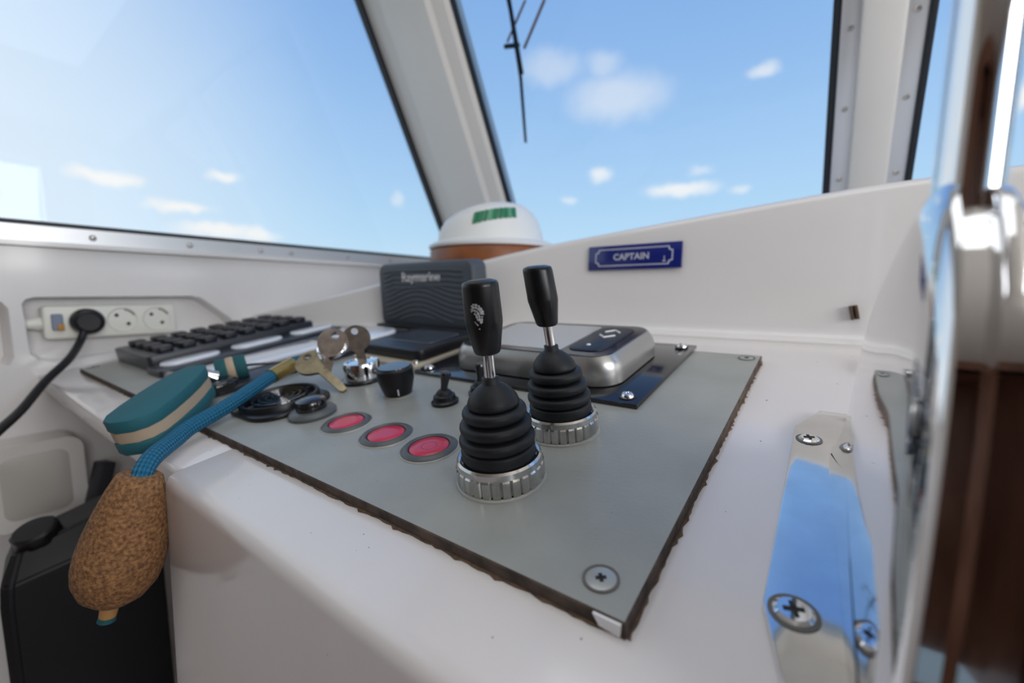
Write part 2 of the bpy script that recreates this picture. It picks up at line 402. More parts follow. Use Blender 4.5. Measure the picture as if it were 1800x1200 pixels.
# side window trim and pane
w1 = struct(empty('window_1', Matrix.Translation(rel(XL, .2, ZSILL))), 'large port side window with black gasket', 'window'); w1i = w1.matrix_world.inverted()
def sub(name, bm, m, par, **k):
    bm.transform(par.matrix_world.inverted()) if not isinstance(bm, list) else [b.transform(par.matrix_world.inverted()) for b in bm]
    return obj(name, bm, m, par, **k)
ysil = wsY(ZSILL)
def side_quad(x0, x1, pts, bev=0):
    return prism([(p[0], p[1]) for p in pts], x0, x1, bev, 2, M=Matrix(((0, 0, 1, 0), (1, 0, 0, 0), (0, 1, 0, CAM.z), (0, 0, 0, 1))))
sub('sill_trim', side_quad(XL - .05, XL + .006, [(-.62, .066), (.83, .066), (.83, .0885), (-.62, .0885)], .002), ALU, w1)
sub('sill_lip', side_quad(XL - .01, XL + .012, [(-.62, .062), (.83, .062), (.83, .068), (-.62, .068)], .0015), GEL, w1)
sub('gasket', side_quad(XL - .03, XL + .004, [(-.62, .0885), (.862, .0885), (.862, .0945), (-.62, .0945)], .001), GASKET, w1)
def yl(zr, d): return wsY(zr) + d
sub('gasket', side_quad(XL - .010, XL + .004, [(yl(.09, -.001), .09), (yl(.09, .012), .09), (yl(.64, .012), .64), (yl(.64, -.001), .64)], .001), GASKET, w1)
sub('gasket', side_quad(XL - .03, XL + .004, [(-.62, .63), (yl(.63, 0), .63), (yl(.64, 0), .64), (-.62, .64)], .001), GASKET, w1)
sub('pane', side_quad(XL - .009, XL - .005, [(-.62, .09), (yl(.09, 0), .09), (yl(.64, 0), .64), (-.62, .64)]), GLASS, w1, smooth=False)
scr = None
for y in (-.02, .149, .263, .37, .425, .545, .655):
    bm = lathe([(0, .0022), (.0022, .002), (.0038, .0008), (.0042, 0)], 14, M=Matrix.Translation(rel(XL + .006, y, .0775)) @ RY(90))
    sub('screw', bm, STEEL, w1)

# corner post between side window and windscreen
def corner_post():
    bm = bmesh.new()
    # section at height zr: list of (x, y offset from the raked side edge)
    sec = [(XL - .009, .014), (XL + .003, .011), (XL + .006, .012), (XL + .052, .004), (XL + .066, -.006), (XL + .16, -.024), (XL + .192, -.029), (XL + .200, -.020), (XL + .226, -.015), (XL + .236, -.004), (XL + .236, .03), (XL + .10, .07), (XL - .009, .06)]
    lo = [bm.verts.new(rel(x, wsY(.02) + d, .02)) for x, d in sec]; hi = [bm.verts.new(rel(x, wsY(.72) + d, .72)) for x, d in sec]
    n = len(sec)
    for i in range(n): bm.faces.new((lo[i], lo[(i + 1) % n], hi[(i + 1) % n], hi[i]))
    bm.faces.new(lo[::-1]); bm.faces.new(hi)
    return bm
struct(obj('trim_1', corner_post(), POST, angle=25), 'pale raked corner post between the side window and the windscreen', 'post')
# windscreen panes
w2 = struct(empty('window_2', WSM), 'raked port windscreen pane above the dashboard', 'window')
obj('gasket', [wbar(-.606, -.598, .02, TT, -.004, .006, .001)], GASKET, w2)
obj('gasket', [wbar(-.022, -.013, .02, TT, -.004, .006, .001)], GASKET, w2)
obj('gasket', [wbar(-.606, -.013, .02, .03, -.01, .012, .001)], GASKET, w2)
obj('pane', wbar(-.602, -.017, .02, TT, -.004, 0), GLASS, w2, smooth=False)
w3 = struct(empty('window_3', WSM), 'raked starboard windscreen pane', 'window')
obj('gasket', [wbar(.072, .079, .02, TT, -.01, .012, .001)], GASKET, w3)
obj('gasket', [wbar(.072, XR, .02, .03, -.01, .012, .001)], GASKET, w3)
obj('pane', wbar(.076, XR, .02, TT, -.004, 0), GLASS, w3, smooth=False)
ct = struct(obj('trim_2', [wbar(.008, .052, 0, TT, -.03, .016, .005)], POST, None, WSM), 'pale windscreen centre post with screwed aluminium strips', 'post')
obj('frame_strip', wbar(-.013, .010, .0, TT, -.02, .009, .002), ALU, ct)
obj('frame_strip', wbar(.050, .072, .0, TT, -.02, .009, .002), ALU, ct)
for x in (-.002, .061):
    for k in range(6):
        obj('screw', lathe([(0, .0115), (.002, .0112), (.0036, .0095), (.0036, .0088)], 12, M=T(x, .10 + k * .095, 0)), STEEL, ct)
obj('head_rail', wbar(XL, XR, TT, TT + .1, -.03, .03), POST, ct)
# windscreen wiper, outside the glass
wp = tag(empty('windscreen_wiper', Matrix.Translation(WS(-.50, .42, .02))), 'dark windscreen wiper with a weathered forked arm outside the glass', 'wiper')
def wpt(x, zr, o=.022): return rel(x, wsY(zr) + o * .886, zr + o * .463)
sub('blade', tube([wpt(-.498, .56), wpt(-.5, .50), wpt(-.512, .405), wpt(-.536, .305)], lambda t: .0042 - .0012 * t, 8), WIPER, wp)
sub('blade_spine', tube([wpt(-.497, .56, .028), wpt(-.511, .41, .03)], .003, 8), WIPER, wp)
sub('arm', tube([wpt(-.436, .4945, .034), wpt(-.497, .445, .034)], .0028, 8), WARM, wp)
sub('arm', tube([wpt(-.474, .505, .036), wpt(-.531, .463, .036)], .0022, 8), WARM, wp)
sub('joint', tube([wpt(-.538, .458, .036), wpt(-.505, .452, .03)], .0045, 8), WIPER, wp)

# ================================================================ dashboard moulding (rises to starboard)
def dash():
    st = [(-.90, .3295, -.0475), (-.84, .3448, -.036), (-.667, .3892, -.003), (-.54, .4237, .0225), (-.38, .4528, .0475), (-.30, .4655, .0615), (-.26, .4735, .0668), (-.1715, .475, .0755), (-.077, .475, .0840), (-.01, .475, .0900), (.05, .475, .0932), (.3, .475, .098), (1.06, .475, .10)]
    us = [s[0] for s in st]; rows = []
    bm = bmesh.new(); N_ = 60
    import bisect
    def at(x):
        i = max(1, min(len(us) - 1, bisect.bisect(us, x))); a, b = st[i - 1], st[i]; t = (x - a[0]) / (b[0] - a[0]); return a[1] + (b[1] - a[1]) * t, a[2] + (b[2] - a[2]) * t
    for k in range(N_ + 1):
        x = XL + .0005 + (XR - XL - .001) * k / N_
        xs = [x - .03, x, x + .03]; Y = sum(at(q)[0] for q in xs) / 3; Z = sum(at(q)[1] for q in xs) / 3
        # gelcoat level at this y
        w = (Y - NN.y * (PC + HC)) / VV.y; zb = w * VV.z + NN.z * (PC + HC)
        prof = [(Y - .012, zb - .003), (Y - .012, zb - .0003), (Y - .006, zb + .0015), (Y - .002, zb + .005), (Y, zb + .012)]
        for j in range(1, 5): prof.append((Y + .004 * j / 5, zb + .012 + (Z - .008 - zb - .012) * j / 5))
        for j in range(6):
            a = R(90 * j / 5); prof.append((Y + .004 + .008 * (1 - math.cos(a)), Z - .008 + .008 * math.sin(a)))
        prof += [(Y + .10, Z - .001), (.83, Z - .01), (.978, Z - .02), (.978, -.14), (Y + .004, -.14), (Y + .004, zb - .003)]
        rows.append([bm.verts.new(rel(x, y, z)) for y, z in prof])
    for a, b in zip(rows, rows[1:]):
        n = len(a)
        for i in range(n): bm.faces.new((a[i], a[(i + 1) % n], b[(i + 1) % n], b[i]))
    bm.faces.new(rows[0]); bm.faces.new(rows[-1][::-1])
    return bm
tag(obj('dashboard', dash(), GEL, angle=50), 'glossy white dashboard moulding rising behind the helm panel', 'dashboard')

# ================================================================ helm console
con = tag(empty('helm_console', Matrix.Translation((.1, .3, 0))), 'white gelcoat helm console carrying the grey switch panel', 'console')
def pod():
    bm = bmesh.new()
    def top(u, w): return pp(u, w, HC)
    y0 = pp(0, .058, HC).y
    x0, x1 = -.319, 1.0
    f0, f1 = pp(x0, .058, HC), pp(x1, .058, HC); b0, b1 = pp(x0, .462, HC), pp(x1, .462, HC)
    v = [bm.verts.new(c) for c in (f0, f1, b1, b0, Vector((x0 - .03, f0.y - .012, .02)), Vector((x1, f1.y - .012, .02)), Vector((x1, b1.y, .02)), Vector((x0 - .03, b0.y, .02)))]
    for q in ((0, 1, 2, 3), (4, 7, 6, 5), (0, 4, 5, 1), (1, 5, 6, 2), (2, 6, 7, 3), (3, 7, 4, 0)): bm.faces.new([v[i] for i in q])
    bm.edges.ensure_lookup_table()
    ed = [e for e in bm.edges if {e.verts[0], e.verts[1]} in ({v[0], v[1]}, {v[0], v[4]}, {v[0], v[3]})]
    bmesh.ops.bevel(bm, geom=ed, offset=.0075, segments=6, affect='EDGES', profile=.5)
    return bm
sub('pod', pod(), CONS, con, angle=60)
def slab():
    bm = box(XL + .0005, -.306, .064, .462, HC - .022, HC - .0001, .004, 3); bm.transform(PM(0, 0)); return bm
sub('worktop', slab(), CONS, con, angle=60)
sub('recess_back', box(XL, -.33, .21, .23, .02, .95), GEL, con)
sub('shelf', box(XL, -.335, -.05, .21, .44, .46, .004), GEL, con)
# moulded pocket on the port side below the worktop
pk = tag(empty('storage_pocket', Matrix.Translation(rel(XL, .07, -.27))), 'white moulded storage pocket on the side wall below the worktop', 'pocket')
PKM = Matrix(((0, 0, 1, XL), (1, 0, 0, .066), (0, 1, 0, CAM.z - .235), (0, 0, 0, 1)))
sub('rim', prism(rrect(.088, .105, .016), .0, .058, .008, 3, M=PKM, hole=None), BIND, pk)
sub('recess_shade', prism(rrect(.060, .080, .012), .0, .0592, .002, 2, M=PKM), mat('pocket_shade_grey', (.56, .54, .50), .5), pk)  # darker grey paints the shade inside the pocket; the panel stands proud

# ================================================================ grey control panel board
bd = tag(empty('control_panel', PM(-.41, .24)), 'grey painted control panel board with worn brown edges', 'panel')
def board():
    bm = bmesh.new(); x0, x1, y0, y1 = -.777, -.0423, .0965, .384
    bm = box(x0, x1, y0, y1, HC + .0002, 0)
    bmesh.ops.bevel(bm, geom=[e for e in bm.edges if all(abs(v.co.z) < 1e-9 for v in e.verts)], offset=.0005, segments=1, affect='EDGES')
    # cut the long edges so that their wear is uneven
    for k in range(1, 60):
        r = bmesh.ops.bisect_plane(bm, geom=bm.verts[:] + bm.edges[:] + bm.faces[:], plane_co=(x0 + (x1 - x0) * k / 60, 0, 0), plane_no=(1, 0, 0))
    for k in range(1, 26):
        r = bmesh.ops.bisect_plane(bm, geom=bm.verts[:] + bm.edges[:] + bm.faces[:], plane_co=(0, y0 + (y1 - y0) * k / 26, 0), plane_no=(0, 1, 0))
    rnd = random.Random(3); off = {}
    for v in bm.verts:
        if v.co.z < -.0004:
            a = off.setdefault((round(v.co.x, 4), round(v.co.y, 4)), rnd.uniform(-.00025, .00012))
            if abs(v.co.y - y0) < .0012: v.co.y += a
            if abs(v.co.x - x1) < .0012: v.co.x -= a
    bm.normal_update()
    for f in bm.faces: f.material_index = 0 if f.normal.z > .85 else 1
    return bm
bb = board(); bb.transform(T(.41, -.24, 0)); obj('board', bb, [PAINT, EDGE], bd, angle=30)
chp = prism([(-.0435 + .41, -.0005), (-.0525 + .41, -.0005), (-.0505 + .41, -.0042), (-.0440 + .41, -.0050)], -.0012, .0002, M=Matrix(((1, 0, 0, 0), (0, 0, -1, .0965 - .24 - .0008), (0, 1, 0, 0), (0, 0, 0, 1))))
obj('chipped_corner', chp, CHIP, bd)
def grime():   # brown dirt caught along the foot of the board
    bm = bmesh.new(); rnd = random.Random(11); x0, x1, y0, y1 = -.777 + .41, -.0423 + .41, .0965 - .24, .384 - .24; z = HC + .00035
    def strip(P, Q, nx, ny, n):
        prev = None
        for i in range(n + 1):
            t = i / n; x, y = P[0] + (Q[0] - P[0]) * t, P[1] + (Q[1] - P[1]) * t; w = rnd.uniform(.0003, .0013) + (.0009 if rnd.random() > .85 else 0)
            a, b, c = (bm.verts.new((x - nx * .001, y - ny * .001, z + .0002)), bm.verts.new((x + nx * w * .5, y + ny * w * .5, z + .0003)), bm.verts.new((x + nx * w, y + ny * w, HC + .00002)))
            if prev: bm.faces.new((prev[0], prev[1], b, a)); bm.faces.new((prev[1], prev[2], c, b))
            prev = (a, b, c)
    strip((x0, y0), (x1, y0), 0, -1, 260); strip((x1, y0), (x1, y1), 1, 0, 110)
    return bm
obj('grime_line', grime(), mat('brown_grime', (.16, .10, .06), .9, col2=(.07, .045, .03), nscale=300), bd)
def cross_screw(r, h, k=.52):
    """countersunk cross-head screw: head and dark cross recess"""
    cr = []
    for a in (0, 90): cr.append(box(-r * k, r * k, -r * .12, r * .12, h - .0004, h + .00025, M=RZ(a + 20)))
    return lathe([(0, h), (r * .8, h * .98), (r, h * .5), (r, -.0004)], 28), cr
def add_screw(par, x, y, r, h, m, rz=0, base=True):
    hd, cr = cross_screw(r, h, .34)
    M = T(x, y, 0) @ RZ(rz); hd.transform(M); [c.transform(M) for c in cr]
    s = obj('screw', hd, m, par); obj('cross_recess', cr, DARKHOLE, s)
    if base:
        g = lathe([(r * 1.0, .0003), (r * 1.0, .0005), (r * 1.18, .0005), (r * 1.18, .0001)], 28, M=M); obj('seat_ring', g, mat('screw_seat_dirt', (.13, .12, .11), .7), s)
for u, w in ((-.0555, .1085), (-.0515, .3735), (-.765, .108), (-.765, .372)):
    add_screw(bd, u + .41, w - .24, .0052, .0006, mat('painted_screw', (.40, .41, .40), .3, .3), 15)

# ================================================================ joysticks
def joystick(u, w, lean_u, lean_w, label):
    j = tag(empty('joystick', PM(u, w)), label, 'joystick', 'thruster joysticks on the panel')
    obj('sealant_bead', lathe([(.0200, 0), (.0222, 0), (.0219, .0008), (.0208, .0014)], 48), SILI, j)
    K = 28 * 6
    def gear(i, jj, r):
        if jj in (2, 3): return r - (.0010 if (i % 6) in (0,) else 0)
        return r
    ring = lathe([(.0185, 0), (.0204, .0002), (.0212, .0018), (.0212, .0088), (.0206, .0096), (.0203, .0122), (.0194, .0132), (.0182, .0128), (.0178, .0108), (.0, .0108)], K, gear=gear)
    obj('knurled_ring', ring, NICKEL, j, angle=30)
    # bellows
    prof = [(.0, .0106), (.0172, .0106), (.0177, .0125), (.0177, .0172), (.0172, .0182)]
    zz = .0182
    for k in range(3):
        r0 = (.0181, .0171, .0152)[k]; h = (.0066, .0064, .0060)[k]
        prof += [(r0 - .0030, zz + .0002), (r0 - .0016, zz + .0006)]
        for q in range(5):
            a = R(-60 + 30 * q); prof.append((r0 - .0016 + .0016 * math.cos(a), zz + .0034 + .0025 * math.sin(a)))
        prof += [(r0 - .0020, zz + .0060)]
        zz += h
    prof += [(.0106, zz + .0002), (.0121, zz + .0008), (.0122, zz + .0022), (.0114, zz + .0044), (.0094, zz + .0072), (.0064, zz + .0098), (.0046, zz + .0108), (.0040, zz + .0114), (.0040, zz + .0138), (.0032, zz + .0142), (0, zz + .0142)]
    bel = lathe(prof, 56)
    def bend(bm):
        for v in bm.verts:
            t = max(0, (v.co.z - .016) / .08); q = t ** 1.15
            v.co.x += lean_u * q; v.co.y += lean_w * q
        return bm
    obj('bellows', bend(bel), RUBBER, j, angle=70)
    sh = lathe([(0, .048), (.0027, .048), (.0027, .066), (0, .066)], 24)
    for k in (1,): bmesh.ops.subdivide_edges(sh, edges=[e for e in sh.edges if abs(e.verts[0].co.z - e.verts[1].co.z) > .01], cuts=3)
    obj('shaft', bend(sh), CHROME, j)
    hp = [(0, .0625), (.0050, .0625), (.0057, .0630), (.0062, .0642), (.0080, .0745), (.00835, .0766), (.0084, .0780), (.0081, .0930), (.0080, .0939), (.0075, .0948), (.0052, .0956), (0, .0958)]
    hd = obj('handle', bend(lathe(hp, 44)), BLACKS, j, angle=28)
    return j, hd, bend
j1, h1, bend1 = joystick(-.1234, .1431, 0, 0, 'front black joystick with worn white emblem on its handle')
joystick(-.1222, .2003, -.0085, .0, 'rear black joystick leaning left, without any emblem on its handle')
# worn arrow-like emblem on the handle, wrapped round it
def emblem():
    strokes = [([(-.0022, .0036), (-.0010, .0046), (.0006, .0042), (.0018, .0030), (.0026, .0014), (.0027, .0000)], .00062),
               ([(-.0026, .0024), (-.0012, .0034), (.0003, .0031), (.0014, .0020), (.0021, .0004)], .00052),
               ([(-.0027, .0016), (-.0016, .0022), (-.0004, .0020), (.0006, .0010), (.0011, -.0006), (.0012, -.0026), (.0017, -.0036)], .00050),
               ([(-.0012, .0010), (-.0002, .0002), (.0000, -.0012), (.0006, -.0024)], .00066),
               ([(.0022, -.0004), (.0020, -.0020), (.0018, -.0034)], .0005),
               ([(-.0013, -.0026), (-.0006, -.0036), (.0002, -.0044)], .0004), ([(.0002, -.0058), (.0008, -.0060)], .0004)]
    bm = bmesh.new(); ang0 = math.atan2(-.1431, .1234) - .33
    for pts, wd in strokes:
        pl = spline([(x, y, 0) for x, y in pts], 4); prev = None
        for i, p in enumerate(pl):
            t = (pl[min(i + 1, len(pl) - 1)] - pl[max(i - 1, 0)]).normalized(); nrm = Vector((-t.y, t.x, 0)); q = wd * (.75 + .35 * math.sin(i * 2.1))
            pr = []
            for s in (-1, 1):
                c = p + nrm * q * s; z = .0815 + c.y; r = .0084 - (z - .078) * .02 + .00008 if z > .078 else .0084 + .00008 - (.078 - z) * .02
                a = ang0 + c.x / r; pr.append(bm.verts.new((r * math.cos(a), r * math.sin(a), z)))
            if prev: bm.faces.new((prev[0], prev[1], pr[1], pr[0]))
            prev = pr
    return bm
obj('emblem', emblem(), EMBLEM, h1)

# ================================================================ round push buttons
def push_button(u, label, icon):
    b = tag(empty('push_button', PM(u, .1478)), label, 'button', 'red round push buttons in a row')
    obj('bezel', lathe([(.0, .0004), (.0118, .0004), (.0120, .0018), (.0128, .0024), (.0150, .0020), (.0164, .0008), (.0165, 0)], 44), GREYRING, b)
    obj('lens', lathe([(0, .0019), (.006, .0019), (.0109, .0018), (.0114, .0014), (.0114, .0006)], 40), RED, b, angle=60)
    if icon: obj('ring_mark', lathe([(.0040, .00188), (.0046, .00196), (.0050, .00188)], 32), REDL, b)
    obj('sealant', lathe([(.0163, 0), (.0172, 0), (.0170, .0004), (.0164, .0007)], 40), SILI, b)
push_button(-.1790, 'red push button with a ring mark, nearest the front joystick', True)
push_button(-.2175, 'middle one of the three red push buttons', False)
push_button(-.2600, 'red push button beside the black domed button', False)
k = tag(empty('black_button', PM(-.3010, .1468)), 'black domed push button between red button and round horn', 'button')
obj('bezel', lathe([(0, .0002), (.0165, .0002), (.0168, .0022), (.0150, .0042), (.0118, .0050), (0, .0050)], 40), GREYRING, k)
obj('cap', lathe([(.0106, .0045), (.0108, .0098), (.0098, .0118), (.006, .0130), (0, .0134)], 36), BLACKG, k)

# horn / buzzer with ring grille
hn = tag(empty('alarm_buzzer', PM(-.349, .1475, 0, 0)), 'round black alarm buzzer with concentric ring grille under the rope', 'buzzer')
obj('housing', prism(rrect(.070, .062, .022, 8), 0, .0035, .001, 2), BLACKP, hn)
obj('cup', lathe([(0, .0030), (.0245, .0030), (.0262, .0075), (.0284, .0078), (.0292, .0060), (.0296, .0030)], 48), BLACKP, hn)
for i, r in enumerate((.0055, .0102, .0149, .0196)):
    obj('grille_ring', lathe([(r - .0014, .0058), (r - .0009, .0074), (r + .0009, .0074), (r + .0014, .0058)], 44), BLACKG, hn)
obj('grille_bar', [box(-.025, .025, -.0012, .0012, .0050, .0066, .0003), box(-.0012, .0012, -.025, .025, .0050, .0066, .0003)], BLACKP, hn)

# rotary knob
kn = tag(empty('rotary_knob', PM(-.2700, .2010)), 'black rotary knob with a short white pointer mark', 'knob')
obj('collar', lathe([(0, 0), (.0118, 0), (.0114, .0014), (0, .0014)], 36), SILI, kn)
obj('body', lathe([(0, .0012), (.0102, .0012), (.0114, .0040), (.0138, .0130), (.0140, .0215), (.0132, .0229), (.0126, .0233), (.0, .0233)], 44), BLACKP, kn, angle=28)
obj('cap', lathe([(.0124, .0231), (.0122, .0239), (.0, .0240)], 40), BLACKG, kn)
obj('pointer_mark', box(-.0005, .0005, -.0003, .0003, .0036, .0085, 0, M=RZ(-37 + 90) @ T(0, -.0121, 0) @ RX(11)), LETTER, kn)

# toggle switches
def toggle(u, w, tilt, rz, label):
    t = tag(empty('toggle_switch', PM(u, w)), label, 'switch', 'black toggle switches')
    obj('nut', lathe([(0, 0), (.0098, 0), (.0100, .0020), (.0084, .0030), (.0078, .0062), (.0062, .0072), (.0, .0074)], 6 * 5), BLACKP, t)
    obj('boot', lathe([(.0062, .0066), (.0054, .0085), (.0040, .0100), (.0, .0112)], 24), RUBBER, t)
    lv = lathe([(0, .0085), (.0026, .0085), (.0026, .0140), (.0034, .0200), (.0040, .0222), (.0034, .0238), (.0, .0242)], 20)
    lv.transform(RZ(rz) @ T(0, 0, .0085) @ RX(tilt) @ T(0, 0, -.0085)); obj('lever', lv, BLACKG, t)
toggle(-.2212, .2035, 14, 110, 'black toggle switch between rotary knob and front joystick')
toggle(-.2080, .2290, 5, 110, 'black toggle switch half hidden behind the front joystick')

# ================================================================ instrument display on a black plate
pl = tag(empty('mounting_plate', PM(-.197, .3175)), 'black mounting plate screwed under the silver instrument display', 'plate')
obj('plate', box(-.1035, .1035, -.0735, .0735, .0, .0032, .0005), BLACKG, pl)
for x, y in ((.0935, -.0635), (.0935, .0635), (-.0935, -.0635), (-.0935, .0635)):
    s = obj('screw', lathe([(0, .0058), (.0014, .0058), (.0014, .0066), (.0032, .0062), (.0042, .0048), (.0045, .0032)], 24, M=T(x, y, 0)), CHROME, pl)
    obj('washer', lathe([(.0028, .0040), (.0054, .0040), (.0054, .0030)], 24, M=T(x, y, 0)), BLACKP, s)
dsp = tag(empty('instrument_display', PM(-.193, .3125, .0032)), 'silver framed instrument display with grey screen and arrow keys', 'display')
def frustum(w0, d0, r0, w1, d1, r1, z0, z1, ztop=None, rise=0):
    bm = bmesh.new(); n = 8; rings = []
    K = 7
    for k in range(K + 1):
        t = k / K; e = math.sin(t * math.pi / 2) ** .9 if k else 0; q = 1 - (1 - t) ** 1
        s = t ** 3.6
        w_, d_, r_ = w0 + (w1 - w0) * s, d0 + (d1 - d0) * s, r0 + (r1 - r0) * s
        rings.append([bm.verts.new((x, y, z0 + (z1 - z0) * t + rise * (y / d_ + .5) * t)) for x, y in rrect(w_, d_, r_, n)])
    for a, b in zip(rings, rings[1:]):
        m = len(a)
        for i in range(m): bm.faces.new((a[i], a[(i + 1) % m], b[(i + 1) % m], b[i]))
    bm.faces.new(rings[0][::-1]); bm.faces.new(rings[-1]); return bm
obj('bezel', frustum(.154, .104, .020, .142, .097, .016, .0012, .0215), SILVER, dsp, angle=45)
obj('shadow_gap', prism(rrect(.150, .098, .018, 8), 0, .0013), BLACKP, dsp)
face = obj('face', prism(rrect(.140, .095, .015, 8), .0210, .0222, .0004, 1), BLACKG, dsp)
obj('screen', prism(rrect(.092, .078, .003, 4, -.017, 0), 0.0220, .0225, .0002, 1), SCREEN, dsp)
kp = obj('key_pad', prism(rrect(.030, .074, .010, 6, .047, 0), .0220, .0230, .0005, 2), BLACKP, dsp)
def chevron(y, s):
    pts = [(-.0065, -.0035 * s), (0, .0035 * s), (.0065, -.0035 * s)]
    return tube([(x + .047, y + yy, 0.0231) for x, yy in pts], .0009, 6)
obj('arrow_mark', chevron(.022, 1), LETTER, kp); obj('arrow_mark', chevron(.005, -1), LETTER, kp)
obj('dot_mark', lathe([(0, .0238), (.0014, .0236), (.0019, .0229)], 16, M=T(.045, -.022, 0)), LETTER, kp)

# covered plotter leaning at the dashboard
cv = tag(empty('plotter_cover', Matrix.Translation(pp(-.452, .402)) @ RX(4)), 'dark grey display sun cover with white lettering and wavy ribs', 'cover')
def cover():
    bm = bmesh.new(); n = 6
    rings = []
    for w_, h_, r_, y in ((.188, .090, .012, .022), (.188, .090, .012, .002), (.184, .087, .012, -.003), (.174, .078, .010, -.0052)):
        rings.append([bm.verts.new((x * (1 - .02 * (z / .09)), y, z + .0455)) for x, z in rrect(w_, h_, r_, n)])
    for a, b in zip(rings, rings[1:]):
        m = len(a)
        for i in range(m): bm.faces.new((a[i], a[(i + 1) % m], b[(i + 1) % m], b[i]))
    bm.faces.new(rings[0]); bm.faces.new(rings[-1]); return bm
obj('shell', cover(), COVER, cv, angle=40)
for k in range(13):
    pts = []
    for i in range(15):
        x = -.078 + .156 * i / 14
        pts.append((x, -.0052, .010 + k * .0068 + .012 * math.sin((x + .078) / .156 * 6.0 - 1.1) * .7))
    pts = [p for p in pts if .010 < p[2] < .081 and not (-.054 < p[0] < .054 and .058 < p[2] < .082)]
    if len(pts) > 2: obj('rib', tube(pts, .0015, 6), COVER, cv)
obj('lettering', text_bm('Raymarine', .0180, .0006, M=T(.000, -.0062, .0700) @ RX(90), bold=.00015), LETTER, cv)
obj('base_lip', box(-.094, .094, -.014, .024, .0, .004, .001), BLACKP, cv)

# small flat black device in front of the cover, on a pale plate
sd = tag(empty('flat_black_device', PM(-.360, .305, 0, -3)), 'small flat black device with glossy window beside the instrument display', 'device')
obj('base_plate', prism(rrect(.108, .100, .004, 4), 0, .0036, .0006, 1), mat('pale_plate', (.50, .44, .34), .4), sd)
obj('body', prism(rrect(.100, .086, .008, 5, -.002, .004), .0034, .0150, .002, 2), BLACKP, sd)
obj('glossy_window', prism(rrect(.074, .046, .008, 5, 0, .008), .0146, .0156, .0004, 1), DEVICEG, sd)
for x, y in ((.046, -.042), (-.046, -.042), (.046, .042)):
    obj('screw', lathe([(0, .0070), (.002, .0068), (.0032, .0050), (.0034, .0030)], 16, M=T(x, y, 0)), STEEL, sd)

# ================================================================ keypad and button strips at the port end
kb = tag(empty('keypad', PM(-.7020, .2360)), 'black keypad with rows of chunky keys next to the sockets', 'keypad')
obj('body', prism(rrect(.146, .204, .006, 4), 0, .0175, .0015, 2), DEVICE, kb)
kc = prism(rrect(.0225, .0165, .004, 3), .0170, .0245, .0018, 2); first = None
for i in range(4):
    for jx in range(8):
        x, y = -.0525 + i * .035, -.0800 + jx * .0240
        if first is None: first = obj('key', kc, KEYM, kb); first.location = (x, y, 0)
        else:
            c = first.copy(); COL.objects.link(c); c.parent = kb; c.location = (x, y, 0)
st = tag(empty('button_strip', PM(-.6010, .2400)), 'low black strip with three glossy oval buttons painted with sky reflection beside the keypad', 'control strip')
obj('body', prism(rrect(.050, .222, .006, 4), 0, .0075, .0015, 2), DEVICE, st)
for y, l in ((-.073, .060), (.002, .062), (.077, .060)):
    obj('oval_button', prism(rrect(.030, l, .0145, 8, 0, y), .007, .0120, .0024, 4), PADSKY, st, angle=60)
dv = tag(empty('glossy_console', PM(-.4950, .2450)), 'wide black console unit with large glossy lids painted with sky reflection behind the teal float', 'control unit')
obj('body', prism(rrect(.132, .236, .010, 5), 0, .0060, .0015, 2), DEVICE, dv)
obj('rounded_front', prism(rrect(.120, .030, .013, 6, .010, -.108), .004, .0130, .004, 3), BLACKG, dv, angle=60)
obj('large_lid', prism(rrect(.056, .122, .022, 8, -.006, -.036), .0055, .0120, .003, 4), PADSKY, dv, angle=60)
obj('small_lid', prism(rrect(.104, .060, .024, 8, .004, .076), .0055, .0120, .003, 4), PADSKY, dv, angle=60)

# ================================================================ ignition lock, keys and floats
LU, LW = -.3350, .2150
lk = tag(empty('ignition_lock', PM(LU, LW)), 'round chrome ignition lock behind the rotary knob', 'lock')
obj('flange', lathe([(0, 0), (.0195, 0), (.0192, .0022), (.0168, .0032), (0, .0032)], 40), BLACKG, lk)
obj('barrel', lathe([(.0158, .003), (.0158, .0155), (.0148, .0176), (.0118, .0180), (.0110, .0170), (.0, .0170)], 40), CHROME, lk)
def key_mesh(bow, blade, wd, th, tooth=True):
    """key in the xz plane, bow centre at origin, blade pointing to -z"""
    n = 26; out = []
    for k in range(n + 1):
        a = R(-90 + 24 + (360 - 48) * k / n); out.append((bow * math.cos(a), bow * math.sin(a)))
    L_ = -bow - blade
    if tooth:
        ys = [-bow * .9 - blade * t for t in (.30, .40, .46, .55, .62, .70, .78, .88)]
        left = [(-wd / 2, -bow * 1.05)]
        for i, y in enumerate(ys): left.append((-wd / 2 + (.0011 if i % 2 else 0), y))
        left += [(-wd * .3, L_), (wd * .3, L_), (wd / 2, L_ + wd * .4), (wd / 2, -bow * 1.05)]
    else: left = [(-wd / 2, -bow * 1.05), (-wd / 2, L_), (wd / 2, L_), (wd / 2, -bow * 1.05)]
    poly = out + left
    return prism(poly, -th / 2, th / 2, 0, M=RX(90), hole=circ(bow * .26, 14, 0, bow * .55))
km = tag(obj('ignition_key', key_mesh(.0118, .016, .0075, .0024, False), STEELK, None, PM(LU, LW, .0385, 52) @ RY(-4)), 'brown steel key standing in the ignition lock', 'key')
k2 = tag(obj('hanging_key', key_mesh(.0128, .018, .007, .0022), STEELK, None, PM(LU - .0100, LW - .0165, .0375, 62) @ RY(22)), 'round-headed brown key hanging beside the ignition key', 'key')
